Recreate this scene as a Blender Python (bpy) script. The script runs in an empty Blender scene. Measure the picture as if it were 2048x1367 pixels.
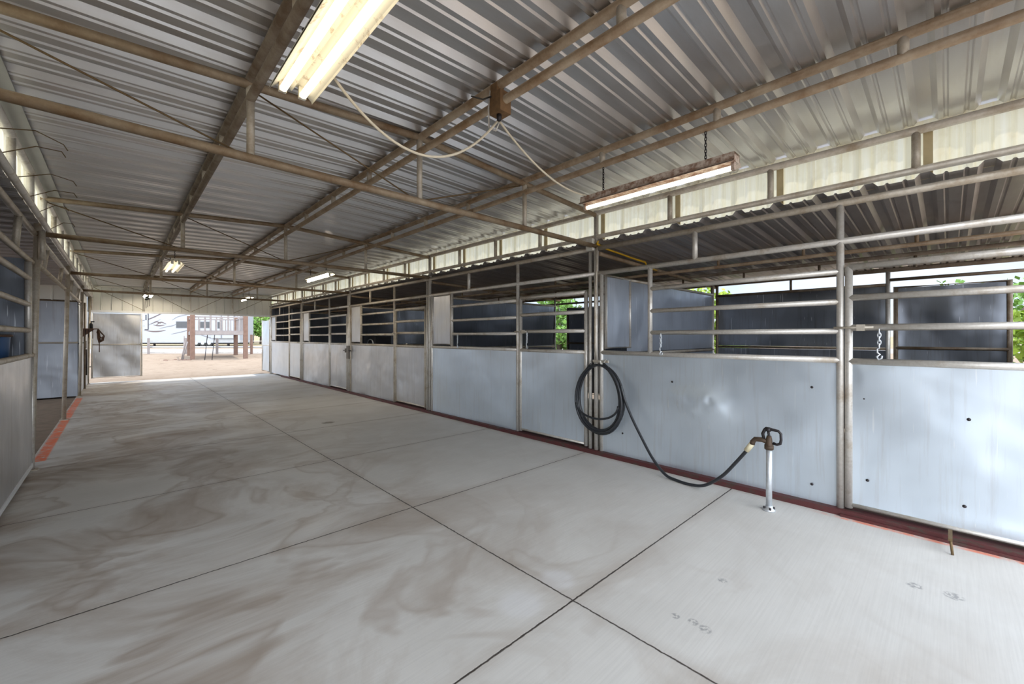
import bpy, math, random
from mathutils import Vector, Matrix
random.seed(7)
C = bpy.context.scene.collection
PI = math.pi

# ------------------------------------------------------------------ camera
F_PX = 828.0; TH = math.radians(43.51); HORIZON = 672.5; CAM_H = 1.398
cs, sn = math.cos(TH), math.sin(TH)
cam = bpy.data.cameras.new('camera'); co = bpy.data.objects.new('camera', cam); C.objects.link(co)
cam.sensor_fit = 'HORIZONTAL'; cam.sensor_width = 36.0; cam.lens = F_PX / 2048 * 36
cam.shift_y = -(683.5 - HORIZON) / 2048
cam.clip_start = 0.02; cam.clip_end = 500
co.location = (0, 0, CAM_H); co.rotation_euler = (PI / 2, 0, -(PI / 2 - (PI / 2 - TH)))
bpy.context.scene.camera = co

# ------------------------------------------------------------------ materials
def new_mat(name):
    m = bpy.data.materials.new(name); m.use_nodes = True
    nt = m.node_tree; nt.nodes.clear()
    return m, nt
def nd(nt, typ, **kw):
    n = nt.nodes.new(typ)
    ins = kw.pop('ins', {})
    for k, v in kw.items(): setattr(n, k, v)
    for k, v in ins.items():
        if isinstance(v, bpy.types.NodeSocket): nt.links.new(v, n.inputs[k])
        else: n.inputs[k].default_value = v
    return n
def col(c): return (c[0], c[1], c[2], 1)
def noise(nt, vec, scale, detail=4, rough=.55, dist=0):
    return nd(nt, 'ShaderNodeTexNoise', ins={'Vector': vec, 'Scale': scale, 'Detail': detail, 'Roughness': rough, 'Distortion': dist}).outputs['Fac']
def ramp(nt, f, stops):
    n = nd(nt, 'ShaderNodeValToRGB', ins={'Fac': f}); r = n.color_ramp
    while len(r.elements) < len(stops): r.elements.new(.5)
    for e, (p, c) in zip(r.elements, stops): e.position = p; e.color = c if len(c) == 4 else col(c)
    return n.outputs['Color']
def mixc(nt, f, a, b, bt='MIX'):
    n = nt.nodes.new('ShaderNodeMix'); n.data_type = 'RGBA'; n.blend_type = bt
    for i, v in ((0, f), (6, a), (7, b)):
        if isinstance(v, bpy.types.NodeSocket): nt.links.new(v, n.inputs[i])
        else: n.inputs[i].default_value = v if i == 0 else (v if len(v) == 4 else col(v))
    return n.outputs[2]
def mth(nt, op, a, b=None, c=None, clamp=False):
    n = nt.nodes.new('ShaderNodeMath'); n.operation = op; n.use_clamp = clamp
    for i, v in enumerate((a, b, c)):
        if v is None: continue
        if isinstance(v, bpy.types.NodeSocket): nt.links.new(v, n.inputs[i])
        else: n.inputs[i].default_value = v
    return n.outputs[0]
def step(nt, v, lo, hi):
    n = nd(nt, 'ShaderNodeMapRange', interpolation_type='SMOOTHSTEP', ins={'Value': v, 'From Min': lo, 'From Max': hi})
    return n.outputs[0]
def pos(nt): return nd(nt, 'ShaderNodeNewGeometry').outputs['Position']
def scaled(nt, vec, s): return nd(nt, 'ShaderNodeMapping', ins={'Vector': vec, 'Scale': s}).outputs['Vector']
def finish(nt, base, metallic=0, rough=.5, bump=None, bstr=.2, bdist=.01, emit=None, es=0, spec=.5):
    p = nd(nt, 'ShaderNodeBsdfPrincipled')
    for k, v in (('Base Color', base), ('Metallic', metallic), ('Roughness', rough), ('Specular IOR Level', spec)):
        if isinstance(v, bpy.types.NodeSocket): nt.links.new(v, p.inputs[k])
        else: p.inputs[k].default_value = v if not isinstance(v, tuple) else col(v)
    if bump is not None:
        b = nd(nt, 'ShaderNodeBump', ins={'Height': bump, 'Strength': bstr, 'Distance': bdist})
        nt.links.new(b.outputs['Normal'], p.inputs['Normal'])
    if emit:
        p.inputs['Emission Color'].default_value = col(emit); p.inputs['Emission Strength'].default_value = es
    o = nd(nt, 'ShaderNodeOutputMaterial'); nt.links.new(p.outputs[0], o.inputs[0])
    return p

def plain(name, c, rough=.6, metallic=0, var=.15, scale=8, emit=None, es=0):
    m, nt = new_mat(name); P = pos(nt)
    b = mixc(nt, noise(nt, P, scale), tuple(x * (1 - var) for x in c), tuple(min(1, x * (1 + var)) for x in c))
    finish(nt, b, metallic, rough, emit=emit, es=es)
    return m
def pipe_mat(name, clean, rust, amount, metallic=.55, rough=.45):
    m, nt = new_mat(name); P = pos(nt)
    f = ramp(nt, noise(nt, P, 5, 6, .7), [(.62 - amount, (0, 0, 0)), (.85 - amount * .6, (1, 1, 1))])
    b = mixc(nt, f, clean, rust)
    b = mixc(nt, mth(nt, 'MULTIPLY', noise(nt, P, 60, 3), .35), b, tuple(x * .45 for x in rust))
    mt = mth(nt, 'MULTIPLY', mth(nt, 'SUBTRACT', 1.0, f), metallic)
    finish(nt, b, mt, rough, bump=noise(nt, P, 80, 4), bstr=.25, bdist=.004)
    return m
def sheet_mat(name, c, dirt, rough=.36, metallic=.9, wob=.35):
    m, nt = new_mat(name); P = pos(nt)
    big = noise(nt, P, 1.3, 3)
    b = mixc(nt, ramp(nt, big, [(.35, (0, 0, 0)), (.7, (1, 1, 1))]), c, tuple(x * .86 for x in c))
    st = noise(nt, scaled(nt, P, (14, 14, .8)), 1.6, 5, .65)
    b = mixc(nt, mth(nt, 'MULTIPLY', ramp(nt, st, [(.52, (0, 0, 0)), (.75, (1, 1, 1))]), .45), b, dirt)
    sc = ramp(nt, noise(nt, scaled(nt, P, (60, 60, 2.2)), 1.0, 2, .4), [(.71, (0, 0, 0)), (.75, (1, 1, 1))])
    b = mixc(nt, mth(nt, 'MULTIPLY', sc, .5), b, (.85, .88, .9))
    r = nd(nt, 'ShaderNodeMapRange', ins={'Value': noise(nt, P, 3, 5), 'From Min': .3, 'From Max': .7, 'To Min': rough - .06, 'To Max': rough + .1}).outputs[0]
    h = noise(nt, P, 1.7, 2, .4)
    finish(nt, b, metallic, r, bump=h, bstr=wob, bdist=.12)
    return m

M = {}
M['pipe'] = pipe_mat('galvanised stall pipe', (.72, .69, .64), (.34, .25, .15), .10, .5, .42)
M['pipe_dusty'] = pipe_mat('dusty stall pipe', (.58, .53, .45), (.29, .21, .12), .18, .4, .5)
M['pipe_rust'] = pipe_mat('rusty overhead pipe', (.42, .34, .24), (.19, .11, .05), .33, .3, .55)
M['pipe_dark'] = pipe_mat('dark joist pipe', (.28, .23, .17), (.10, .06, .03), .32, .25, .6)
M['sheet'] = sheet_mat('galvanised sheet', (.70, .775, .85), (.52, .52, .52), .36, .66, .2)
M['sheet_old'] = sheet_mat('weathered galvanised sheet', (.60, .60, .61), (.30, .26, .22), .38, .85)
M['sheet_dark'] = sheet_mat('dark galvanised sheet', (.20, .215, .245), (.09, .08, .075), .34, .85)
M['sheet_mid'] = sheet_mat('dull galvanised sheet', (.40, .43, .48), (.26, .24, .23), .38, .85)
M['sheet_white'] = sheet_mat('pale galvanised sheet', (.74, .76, .79), (.5, .48, .46), .45, .6, .15)

def roof_mat(name, c, dirt, metallic=.75, rough=.38):
    m, nt = new_mat(name); P = pos(nt)
    d = ramp(nt, noise(nt, scaled(nt, P, (.8, 5, 5)), 1.2, 6, .65), [(.45, (0, 0, 0)), (.8, (1, 1, 1))])
    b = mixc(nt, mth(nt, 'MULTIPLY', d, .55), c, dirt)
    r = nd(nt, 'ShaderNodeMapRange', ins={'Value': noise(nt, P, 4, 5), 'From Min': .3, 'From Max': .7, 'To Min': rough - .06, 'To Max': rough + .1}).outputs[0]
    finish(nt, b, metallic, r)
    return m
M['roof'] = roof_mat('galvanised roof sheet', (.66, .65, .645), (.47, .42, .375), .85, .34)
M['roof_side'] = roof_mat('stall roof sheet', (.52, .50, .49), (.27, .215, .19), .75, .4)

def translucent_mat():
    m, nt = new_mat('cream fibreglass sheet'); P = pos(nt)
    st = noise(nt, scaled(nt, P, (1, 26, .8)), 1.0, 4, .6)
    b = mixc(nt, ramp(nt, st, [(.35, (0, 0, 0)), (.7, (1, 1, 1))]), (.92, .87, .70), (.82, .74, .50))
    spots = ramp(nt, noise(nt, scaled(nt, P, (1, 3, 2)), 2.0, 4, .7), [(.55, (0, 0, 0)), (.8, (1, 1, 1))])
    b = mixc(nt, mth(nt, 'MULTIPLY', spots, .45), b, (.62, .50, .30))
    d = nd(nt, 'ShaderNodeBsdfDiffuse', ins={'Color': b}); t = nd(nt, 'ShaderNodeBsdfTranslucent', ins={'Color': b})
    mx = nd(nt, 'ShaderNodeMixShader', ins={0: .60, 1: d.outputs[0], 2: t.outputs[0]})
    o = nd(nt, 'ShaderNodeOutputMaterial'); nt.links.new(mx.outputs[0], o.inputs[0])
    return m
M['fibreglass'] = translucent_mat()

JX = 1.745; JY = (1.37, 3.02, 4.81, 6.62, 8.5, 10.25, 12.0, 13.8, 15.7)
def floor_mat():
    m, nt = new_mat('broom finished concrete'); P = pos(nt)
    s = nd(nt, 'ShaderNodeSeparateXYZ', ins={0: P}); X, Y = s.outputs[0], s.outputs[1]
    base = mixc(nt, noise(nt, P, 2.2, 6, .6), (.55, .53, .495), (.68, .66, .625))
    # brown water stains, heavier on the side where the horses stand
    side = mth(nt, 'SUBTRACT', 1.0, step(nt, X, .1, 3.3))
    n1 = ramp(nt, noise(nt, scaled(nt, P, (.75, 1.1, 1)), 1.0, 7, .62, .9), [(.44, (0, 0, 0)), (.70, (1, 1, 1))])
    edge = ramp(nt, noise(nt, P, 1.05, 3, .5, 1.2), [(.50, (0, 0, 0)), (.545, (1, 1, 1)), (.60, (.25, .25, .25)), (.72, (0, 0, 0))])
    f1 = mth(nt, 'MULTIPLY', n1, mth(nt, 'ADD', mth(nt, 'MULTIPLY', side, .80), .12))
    base = mixc(nt, f1, base, (.26, .18, .115))
    f2 = mth(nt, 'MULTIPLY', edge, mth(nt, 'ADD', mth(nt, 'MULTIPLY', side, .42), .04))
    base = mixc(nt, f2, base, (.24, .16, .10))
    n3 = ramp(nt, noise(nt, scaled(nt, P, (.4, 1.6, 1)), 1.3, 5, .6, .4), [(.5, (0, 0, 0)), (.66, (1, 1, 1))])
    deep = step(nt, Y, 3.5, 8.5)
    base = mixc(nt, mth(nt, 'MULTIPLY', n3, mth(nt, 'MULTIPLY', deep, .26)), base, (.24, .185, .155))
    # pale worn discs
    for (bx, by, br) in ((1.52, 1.54, .15), (1.83, 1.55, .13)):
        dx = mth(nt, 'SUBTRACT', X, bx); dy = mth(nt, 'SUBTRACT', Y, by)
        d = mth(nt, 'SQRT', mth(nt, 'ADD', mth(nt, 'MULTIPLY', dx, dx), mth(nt, 'MULTIPLY', dy, dy)))
        base = mixc(nt, mth(nt, 'MULTIPLY', mth(nt, 'SUBTRACT', 1.0, step(nt, d, br * .45, br)), .40), base, (.76, .76, .78))
    # small dark scuffs and one oil stain
    sc = ramp(nt, noise(nt, P, 5.5, 8, .7), [(.70, (0, 0, 0)), (.76, (1, 1, 1))])
    base = mixc(nt, mth(nt, 'MULTIPLY', sc, .45), base, (.16, .16, .17))
    for (bx, by, br) in ((2.51, .89, .030), (2.02, .94, .026), (2.04, .86, .030), (2.03, .80, .036), (3.24, .13, .042), (3.26, -.02, .05), (2.52, -.27, .03)):
        dx = mth(nt, 'SUBTRACT', X, bx); dy = mth(nt, 'SUBTRACT', Y, by)
        d = mth(nt, 'SQRT', mth(nt, 'ADD', mth(nt, 'MULTIPLY', dx, dx), mth(nt, 'MULTIPLY', dy, dy)))
        sp_ = ramp(nt, noise(nt, P, 55, 3), [(.42, (0, 0, 0)), (.56, (1, 1, 1))])
        base = mixc(nt, mth(nt, 'MULTIPLY', mth(nt, 'MULTIPLY', mth(nt, 'SUBTRACT', 1.0, step(nt, d, br * .6, br)), sp_), .6), base, (.13, .13, .14))
    dx = mth(nt, 'SUBTRACT', X, 2.46); dy = mth(nt, 'MULTIPLY', mth(nt, 'SUBTRACT', Y, 6.93), 1.0)
    d = mth(nt, 'ADD', mth(nt, 'SQRT', mth(nt, 'ADD', mth(nt, 'MULTIPLY', dx, dx), mth(nt, 'MULTIPLY', dy, dy))), mth(nt, 'MULTIPLY', noise(nt, P, 9, 3), .25))
    base = mixc(nt, mth(nt, 'MULTIPLY', mth(nt, 'SUBTRACT', 1.0, step(nt, d, .16, .24)), .75), base, (.10, .07, .035))
    # sprayed orange lines along both slab edges
    pat = ramp(nt, noise(nt, P, 9, 5, .7), [(.36, (0, 0, 0)), (.52, (1, 1, 1))])
    def band(v, a, b_, soft=.012):
        return mth(nt, 'MULTIPLY', step(nt, v, a - soft, a + soft), mth(nt, 'SUBTRACT', 1.0, step(nt, v, b_ - soft, b_ + soft)))
    ol = mth(nt, 'MULTIPLY', band(X, -.70, -.60), band(Y, 7.0, 13.6))
    orr = mth(nt, 'MULTIPLY', band(X, 4.02, 4.065), mth(nt, 'SUBTRACT', 1.0, step(nt, Y, .5, .8)))
    base = mixc(nt, mth(nt, 'MULTIPLY', mth(nt, 'MAXIMUM', ol, mth(nt, 'MULTIPLY', orr, .75)), pat), base, (.80, .17, .06))
    # saw-cut joints
    wob = mth(nt, 'MULTIPLY', mth(nt, 'SUBTRACT', noise(nt, P, 30, 3), .5), .012)
    dj = mth(nt, 'ABSOLUTE', mth(nt, 'ADD', mth(nt, 'SUBTRACT', X, JX), wob))
    for y in JY: dj = mth(nt, 'MINIMUM', dj, mth(nt, 'ABSOLUTE', mth(nt, 'ADD', mth(nt, 'SUBTRACT', Y, y), wob)))
    line = mth(nt, 'SUBTRACT', 1.0, step(nt, dj, .002, .007))
    halo = mth(nt, 'MULTIPLY', mth(nt, 'SUBTRACT', 1.0, step(nt, dj, .0, .09)), mth(nt, 'MULTIPLY', noise(nt, P, 3, 4), .35))
    base = mixc(nt, halo, base, (.26, .18, .12))
    base = mixc(nt, line, base, (.045, .035, .03))
    broom = noise(nt, scaled(nt, P, (2.2, 95, 1)), 1.0, 4, .65)
    base = mixc(nt, mth(nt, 'MULTIPLY', ramp(nt, broom, [(.40, (0, 0, 0)), (.66, (1, 1, 1))]), .16), base, (.34, .32, .30))
    h = mth(nt, 'ADD', mth(nt, 'MULTIPLY', broom, .25), mth(nt, 'MULTIPLY', line, -1.5))
    rg = nd(nt, 'ShaderNodeMapRange', ins={'Value': noise(nt, P, 1.5, 5), 'From Min': .35, 'From Max': .7, 'To Min': .42, 'To Max': .68}).outputs[0]
    finish(nt, base, 0, rg, bump=h, bstr=.35, bdist=.006, spec=.45)
    return m
M['concrete'] = floor_mat()

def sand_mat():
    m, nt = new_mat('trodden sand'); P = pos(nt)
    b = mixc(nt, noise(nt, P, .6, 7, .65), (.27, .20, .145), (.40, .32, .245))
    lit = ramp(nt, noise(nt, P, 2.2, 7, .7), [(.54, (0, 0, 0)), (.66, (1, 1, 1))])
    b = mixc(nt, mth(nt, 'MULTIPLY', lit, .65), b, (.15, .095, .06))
    s = nd(nt, 'ShaderNodeSeparateXYZ', ins={0: P})
    far = mth(nt, 'ADD', mth(nt, 'MULTIPLY', s.outputs[0], sn), mth(nt, 'MULTIPLY', s.outputs[1], cs))
    road = mth(nt, 'MULTIPLY', step(nt, far, 31, 33), mth(nt, 'SUBTRACT', 1.0, step(nt, far, 38, 40)))
    b = mixc(nt, mth(nt, 'MULTIPLY', road, .85), b, (.40, .40, .41))
    gr = mth(nt, 'MULTIPLY', step(nt, far, 40, 42), ramp(nt, noise(nt, P, .8, 5), [(.4, (0, 0, 0)), (.6, (1, 1, 1))]))
    b = mixc(nt, mth(nt, 'MULTIPLY', gr, .7), b, (.36, .33, .16))
    finish(nt, b, 0, .95, bump=noise(nt, P, 3.5, 8, .7), bstr=.6, bdist=.12, spec=.1)
    return m
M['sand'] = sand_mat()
M['iron2'] = plain('tarnished steel', (.16, .14, .12), .5, .5, .4, 40)
M['batten'] = plain('yellowed batten', (.55, .46, .27), .7, 0, .25, 12)
M['dirt'] = plain('stall dirt', (.19, .14, .10), .95, 0, .4, 6)
def red_mat():
    m, nt = new_mat('chipped red paint'); P = pos(nt)
    f = ramp(nt, noise(nt, scaled(nt, P, (6, 2, 6)), 3, 6, .7), [(.50, (0, 0, 0)), (.62, (1, 1, 1))])
    b = mixc(nt, f, (.085, .018, .018), (.06, .038, .028))
    finish(nt, b, 0, .65, bump=noise(nt, P, 30, 4), bstr=.4, bdist=.01)
    return m
M['red'] = red_mat()
M['rubber'] = plain('black hose rubber', (.022, .024, .028), .38, 0, .3, 30)
M['cream_plastic'] = plain('cream plastic', (.70, .62, .42), .5)
M['iron'] = plain('black cast iron', (.035, .03, .032), .5, .5, .4, 40)
M['rusty_iron'] = plain('rusty brass brown', (.085, .055, .035), .6, .3, .5, 40)
M['hyd_pipe'] = plain('galvanised hydrant pipe', (.66, .69, .72), .42, .7, .2, 30)
M['white_enamel'] = None
def enamel():
    m, nt = new_mat('rust flecked white enamel'); P = pos(nt)
    f = ramp(nt, noise(nt, P, 14, 8, .75), [(.54, (0, 0, 0)), (.70, (1, 1, 1))])
    b = mixc(nt, f, (.80, .76, .64), (.30, .17, .07))
    finish(nt, b, 0, .4); return m
M['white_enamel'] = enamel()
def enamel_rust():
    m, nt = new_mat('rusted fixture housing'); P = pos(nt)
    f = ramp(nt, noise(nt, P, 16, 8, .75), [(.40, (0, 0, 0)), (.58, (1, 1, 1))])
    b = mixc(nt, f, (.62, .53, .45), (.24, .13, .08))
    finish(nt, b, 0, .55); return m
M['enamel_rust'] = enamel_rust()
M['tube'] = plain('glowing fluorescent tube', (1, .97, .9), .3, emit=(1.0, .90, .70), es=.95)
M['tube_bright'] = plain('bright fluorescent tube', (1, .97, .9), .3, emit=(1.0, .88, .70), es=36.0)
M['wood'] = plain('weathered red brown timber', (.19, .115, .085), .85, 0, .35, 5)
M['wood_grey'] = plain('weathered grey timber', (.25, .22, .21), .85, 0, .25, 5)
M['wood_box'] = plain('brown wooden block', (.19, .105, .045), .75, 0, .5, 30)
M['leather'] = plain('brown leather', (.11, .055, .03), .5, 0, .3, 30)
M['cord_cream'] = plain('cream cord', (.66, .58, .44), .7, 0, .15, 40)
M['cord_black'] = plain('black cord', (.03, .028, .025), .6)
M['yellow'] = plain('yellow cord', (.70, .42, .02), .5, 0, .3, 20)
M['plastic_white'] = plain('off white plastic', (.62, .60, .54), .5)
M['wire'] = plain('rusted wire', (.16, .105, .05), .7, .4, .4, 60)
M['blue_plastic'] = plain('blue plastic', (.045, .10, .22), .28, 0, .2, 6)
M['black_plastic'] = plain('black plastic', (.02, .02, .022), .4)
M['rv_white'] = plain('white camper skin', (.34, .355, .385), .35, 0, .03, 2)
M['rv_stripe'] = plain('brown grey decal', (.10, .07, .07), .5)
M['rv_stripe_grey'] = plain('grey decal', (.17, .17, .19), .5)
M['glass_dark'] = plain('dark tinted glass', (.04, .043, .047), .2)
M['tyre'] = plain('tyre rubber', (.03, .03, .03), .8)
M['hub'] = plain('wheel hub', (.55, .56, .58), .4, .4)
M['white_rail'] = plain('white painted rail', (.45, .46, .47), .5)
M['leaf'] = plain('green leaf', (.16, .30, .055), .6, 0, .5, 2.5)
M['leaf_lime'] = plain('lime green leaf', (.30, .42, .05), .6, 0, .4, 2.5)
M['leaf_dry'] = plain('dry brown leaf', (.36, .27, .15), .7, 0, .4, 2.5)
M['bark'] = plain('bark', (.13, .10, .08), .9)
M['wall_header'] = plain('painted header sheet', (.66, .655, .61), .5, .1, .12, 3)
M['white_trim'] = plain('white painted steel', (.72, .73, .74), .45, .2, .15, 6)
M['grey_trim'] = plain('grey eave trim', (.44, .44, .42), .5, .5, .12, 6)

# ------------------------------------------------------------------ mesh building
class MB:
    def __init__(s): s.v = []; s.f = []; s.sm = []
    def add(s, vs, fs, smooth=False):
        o = len(s.v); s.v += [tuple(v) for v in vs]
        for f in fs: s.f.append(tuple(i + o for i in f)); s.sm.append(smooth)
        return s
    def box(s, x0, x1, y0, y1, z0, z1):
        vs = [(x, y, z) for z in (z0, z1) for y in (y0, y1) for x in (x0, x1)]
        return s.add(vs, [(0, 2, 3, 1), (4, 5, 7, 6), (0, 1, 5, 4), (2, 6, 7, 3), (0, 4, 6, 2), (1, 3, 7, 5)])
    def obox(s, o, ax, ay, az):
        o, ax, ay, az = Vector(o), Vector(ax), Vector(ay), Vector(az)
        vs = [o + ax * i + ay * j + az * k for k in (0, 1) for j in (0, 1) for i in (0, 1)]
        return s.add(vs, [(0, 2, 3, 1), (4, 5, 7, 6), (0, 1, 5, 4), (2, 6, 7, 3), (0, 4, 6, 2), (1, 3, 7, 5)])
    def path(s, pts, r, n=10, closed=False, cap=True):
        pts = [Vector(p) for p in pts]; m = len(pts); rings = []
        rr = r if isinstance(r, (list, tuple)) else [r] * m
        up = None
        for i, p in enumerate(pts):
            a = pts[(i - 1) % m] if (closed or i > 0) else p
            b = pts[(i + 1) % m] if (closed or i < m - 1) else p
            t = (b - a)
            t = t.normalized() if t.length > 1e-9 else Vector((0, 0, 1))
            if up is None:
                up = Vector((0, 0, 1)) if abs(t.z) < .9 else Vector((1, 0, 0))
            u = (up - t * up.dot(t))
            if u.length < 1e-6: u = t.orthogonal()
            u.normalize(); up = u; w = t.cross(u)
            k = 1.0
            if 0 < i < m - 1 or closed:
                d1 = (p - a).normalized(); d2 = (b - p).normalized()
                c = d1.dot(d2); k = 1 / max(.5, math.sqrt(max(0, (1 + c) / 2)))
            rings.append([p + (u * math.cos(2 * PI * j / n) + w * math.sin(2 * PI * j / n)) * rr[i] * (k if k < 1.3 else 1.2) for j in range(n)])
        vs = [v for ring in rings for v in ring]; fs = []
        for i in range(m if closed else m - 1):
            a = i * n; b = ((i + 1) % m) * n
            for j in range(n): fs.append((a + j, a + (j + 1) % n, b + (j + 1) % n, b + j))
        s.add(vs, fs, True)
        if cap and not closed:
            o = len(s.v) - len(vs)
            s.f.append(tuple(o + j for j in reversed(range(n)))); s.sm.append(False)
            s.f.append(tuple(o + (m - 1) * n + j for j in range(n))); s.sm.append(False)
        return s
    def tube(s, a, b, r, n=12): return s.path([a, b], r, n)
    def lathe(s, o, prof, n=20, axis='z'):
        vs = []; fs = []
        for (r, h) in prof:
            for j in range(n):
                c_, s_ = math.cos(2 * PI * j / n) * r, math.sin(2 * PI * j / n) * r
                d = {'z': (c_, s_, h), 'x': (h, c_, s_), 'y': (c_, h, s_)}[axis]
                vs.append((o[0] + d[0], o[1] + d[1], o[2] + d[2]))
        for i in range(len(prof) - 1):
            for j in range(n): fs.append((i * n + j, i * n + (j + 1) % n, (i + 1) * n + (j + 1) % n, (i + 1) * n + j))
        fs.append(tuple(reversed(range(n)))); fs.append(tuple((len(prof) - 1) * n + j for j in range(n)))
        return s.add(vs, fs, True)
    def grid(s, fn, nu, nv, smooth=True):
        vs = [fn(i / nu, j / nv) for j in range(nv + 1) for i in range(nu + 1)]
        fs = [(j * (nu + 1) + i, j * (nu + 1) + i + 1, (j + 1) * (nu + 1) + i + 1, (j + 1) * (nu + 1) + i) for j in range(nv) for i in range(nu)]
        return s.add(vs, fs, smooth)
    def prism(s, poly, axis_vec):
        n = len(poly); a = Vector(axis_vec)
        vs = [Vector(p) for p in poly] + [Vector(p) + a for p in poly]
        fs = [tuple(reversed(range(n))), tuple(range(n, 2 * n))] + [(i, (i + 1) % n, n + (i + 1) % n, n + i) for i in range(n)]
        return s.add(vs, fs)
    def mesh(s, name, mat):
        me = bpy.data.meshes.new(name); me.from_pydata(s.v, [], s.f)
        me.polygons.foreach_set('use_smooth', s.sm); me.materials.append(mat); me.update()
        return me

def obj(name, mb, mat, parent=None, loc=None):
    m = M[mat] if isinstance(mat, str) else mat
    o = bpy.data.objects.new(name, mb.mesh(name, m)); C.objects.link(o)
    if parent: o.parent = parent
    if loc: o.location = loc
    return o
def tag(o, label, cat, group=None, kind=None):
    o['label'] = label; o['category'] = cat
    if group: o['group'] = group
    if kind: o['kind'] = kind
    return o
def thing(name, loc, label, cat, group=None, rz=0):
    o = bpy.data.objects.new(name, None); C.objects.link(o); o.empty_display_size = .1
    o.location = loc; o.rotation_euler.z = rz
    return tag(o, label, cat, group)
def dup(root, loc, label, rz=None):
    r = root.copy(); C.objects.link(r); r.location = loc; r['label'] = label
    if rz is not None: r.rotation_euler.z = rz
    for ch in root.children:
        c = ch.copy(); C.objects.link(c); c.parent = r
        for g in ch.children:
            d = g.copy(); C.objects.link(d); d.parent = c
    return r
def struct(name, mb, mat, label, cat):
    return tag(obj(name, mb, mat), label, cat, kind='structure')
ORD = ['first', 'second', 'third', 'fourth', 'fifth', 'sixth']

# ------------------------------------------------------------------ dimensions
XR, XL = 4.15, -.66            # stall fronts on either side of the aisle
XB = 7.80                      # outer wall of the stalls
BAY = 3.66; Y0 = 2.904
YB = [Y0 + BAY * k for k in range(-1, 5)]       # -0.756 .. 17.544
YS, YE = -1.35, 17.62          # roof extent
RIDGE = 1.74
def roofz(x): return 3.015 - .03 * abs(x - RIDGE)
PITCH, PH = .30, .112

def rib_profile(y0, y1, pitch=PITCH, ph=PH, h=.036, wb=.13, wt=.07, minor=.011):
    """height of a ribbed sheet across its width: major ribs with two small stiffeners between"""
    pts = []
    k = math.floor((y0 - ph) / pitch) - 1
    while ph + k * pitch < y1 + pitch:
        c = ph + k * pitch
        for dy, z in ((-wb / 2, 0), (-wt / 2, h), (wt / 2, h), (wb / 2, 0),
                      (pitch * .34 - .014, 0), (pitch * .34 - .005, minor), (pitch * .34 + .005, minor), (pitch * .34 + .014, 0),
                      (pitch * .66 - .014, 0), (pitch * .66 - .005, minor), (pitch * .66 + .005, minor), (pitch * .66 + .014, 0)):
            y = c + dy
            if y0 <= y <= y1: pts.append((y, z))
        k += 1
    return [(y0, 0)] + pts + [(y1, 0)]
def ribbed(mb, prof, rails):
    """prof: (offset along run, height); rails: list of functions (t, h) -> point"""
    n = len(prof)
    vs = [r(t, h) for r in rails for t, h in prof]
    fs = [(k * n + i, k * n + i + 1, (k + 1) * n + i + 1, (k + 1) * n + i) for k in range(len(rails) - 1) for i in range(n - 1)]
    return mb.add(vs, fs)

# ------------------------------------------------------------------ setting
struct('floor', MB().box(-.72, 4.20, -2.2, 17.75, -.12, 0), 'concrete', 'long pale concrete slab down the aisle, saw-cut into panels and stained brown', 'floor')
def gz(x, y):
    d = x * sn + y * cs
    return -.04 + .0175 * max(0, d - 24) - .0 * d
g = MB(); R = []
def gpt(u, v):
    x = -120 + 260 * u; y = -60 + 240 * v
    return (x, y, gz(x, y))
g.grid(gpt, 90, 90)
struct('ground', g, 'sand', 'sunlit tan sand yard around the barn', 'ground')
for nm, x0, x1, lab in (('floor_right', 4.20, 7.9, 'dark dirt floor of the stalls behind the hose'), ('floor_left', -4.45, -.72, 'dark dirt floor beside the orange line')):
    struct(nm, MB().box(x0, x1, YB[0], 17.6, -.12, -.025), 'dirt', lab, 'floor')

mb = MB()
ribbed(mb, rib_profile(YS, YE), [lambda t, h, x=x: (x, t, roofz(x) + h) for x in (-.66, .577, RIDGE, 2.93, 4.30)])
struct('ceiling', mb, 'roof', 'ribbed galvanised roof over the whole aisle', 'ceiling')
def zr(x): return 2.512 - .0455 * (x - 4.1)
mb = MB(); ribbed(mb, rib_profile(YB[0] - .1, YE, h=.032, wb=.105, wt=.05), [lambda t, h, x=x: (x, t, zr(x) + h) for x in (4.085, 5.4, 6.7, 7.95)])
struct('ceiling_right', mb, 'roof_side', 'lower ribbed roof over the stalls behind the hose', 'roof')
def zl(x): return 2.585 - .0455 * (-.57 - x)
mb = MB(); ribbed(mb, rib_profile(YB[0], YE), [lambda t, h, x=x: (x, t, zl(x) + h) for x in (-.605, -1.8, -3.1, -4.5)])
struct('ceiling_left', mb, 'roof_side', 'lower ribbed roof over the dark stalls with the blue bucket', 'roof')

# translucent clerestory sheets between the two roofs
def vprof(y0, y1): return rib_profile(y0, y1, .30, .2, .018, .06, .03, .004)
mb = MB(); ribbed(mb, vprof(YB[0] - .3, YE), [lambda t, h, z=z: (4.235 - h, t, z) for z in (2.535, 2.965)])
struct('wall_right', mb, 'fibreglass', 'glowing cream fibreglass strip above the stalls with the hose', 'wall panel')
mb = MB(); ribbed(mb, vprof(YB[0] - .3, YE), [lambda t, h, z=z: (-.64 + h, t, z) for z in (2.60, 2.955)])
struct('wall_left', mb, 'fibreglass', 'glowing cream fibreglass strip above the open bays with loose wires', 'wall panel')
struct('trim_1', MB().box(-.58, -.47, YS, YE, 2.928, 2.936), 'grey_trim', 'flat grey eave strip above the wire-hung fibreglass', 'trim')

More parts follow.
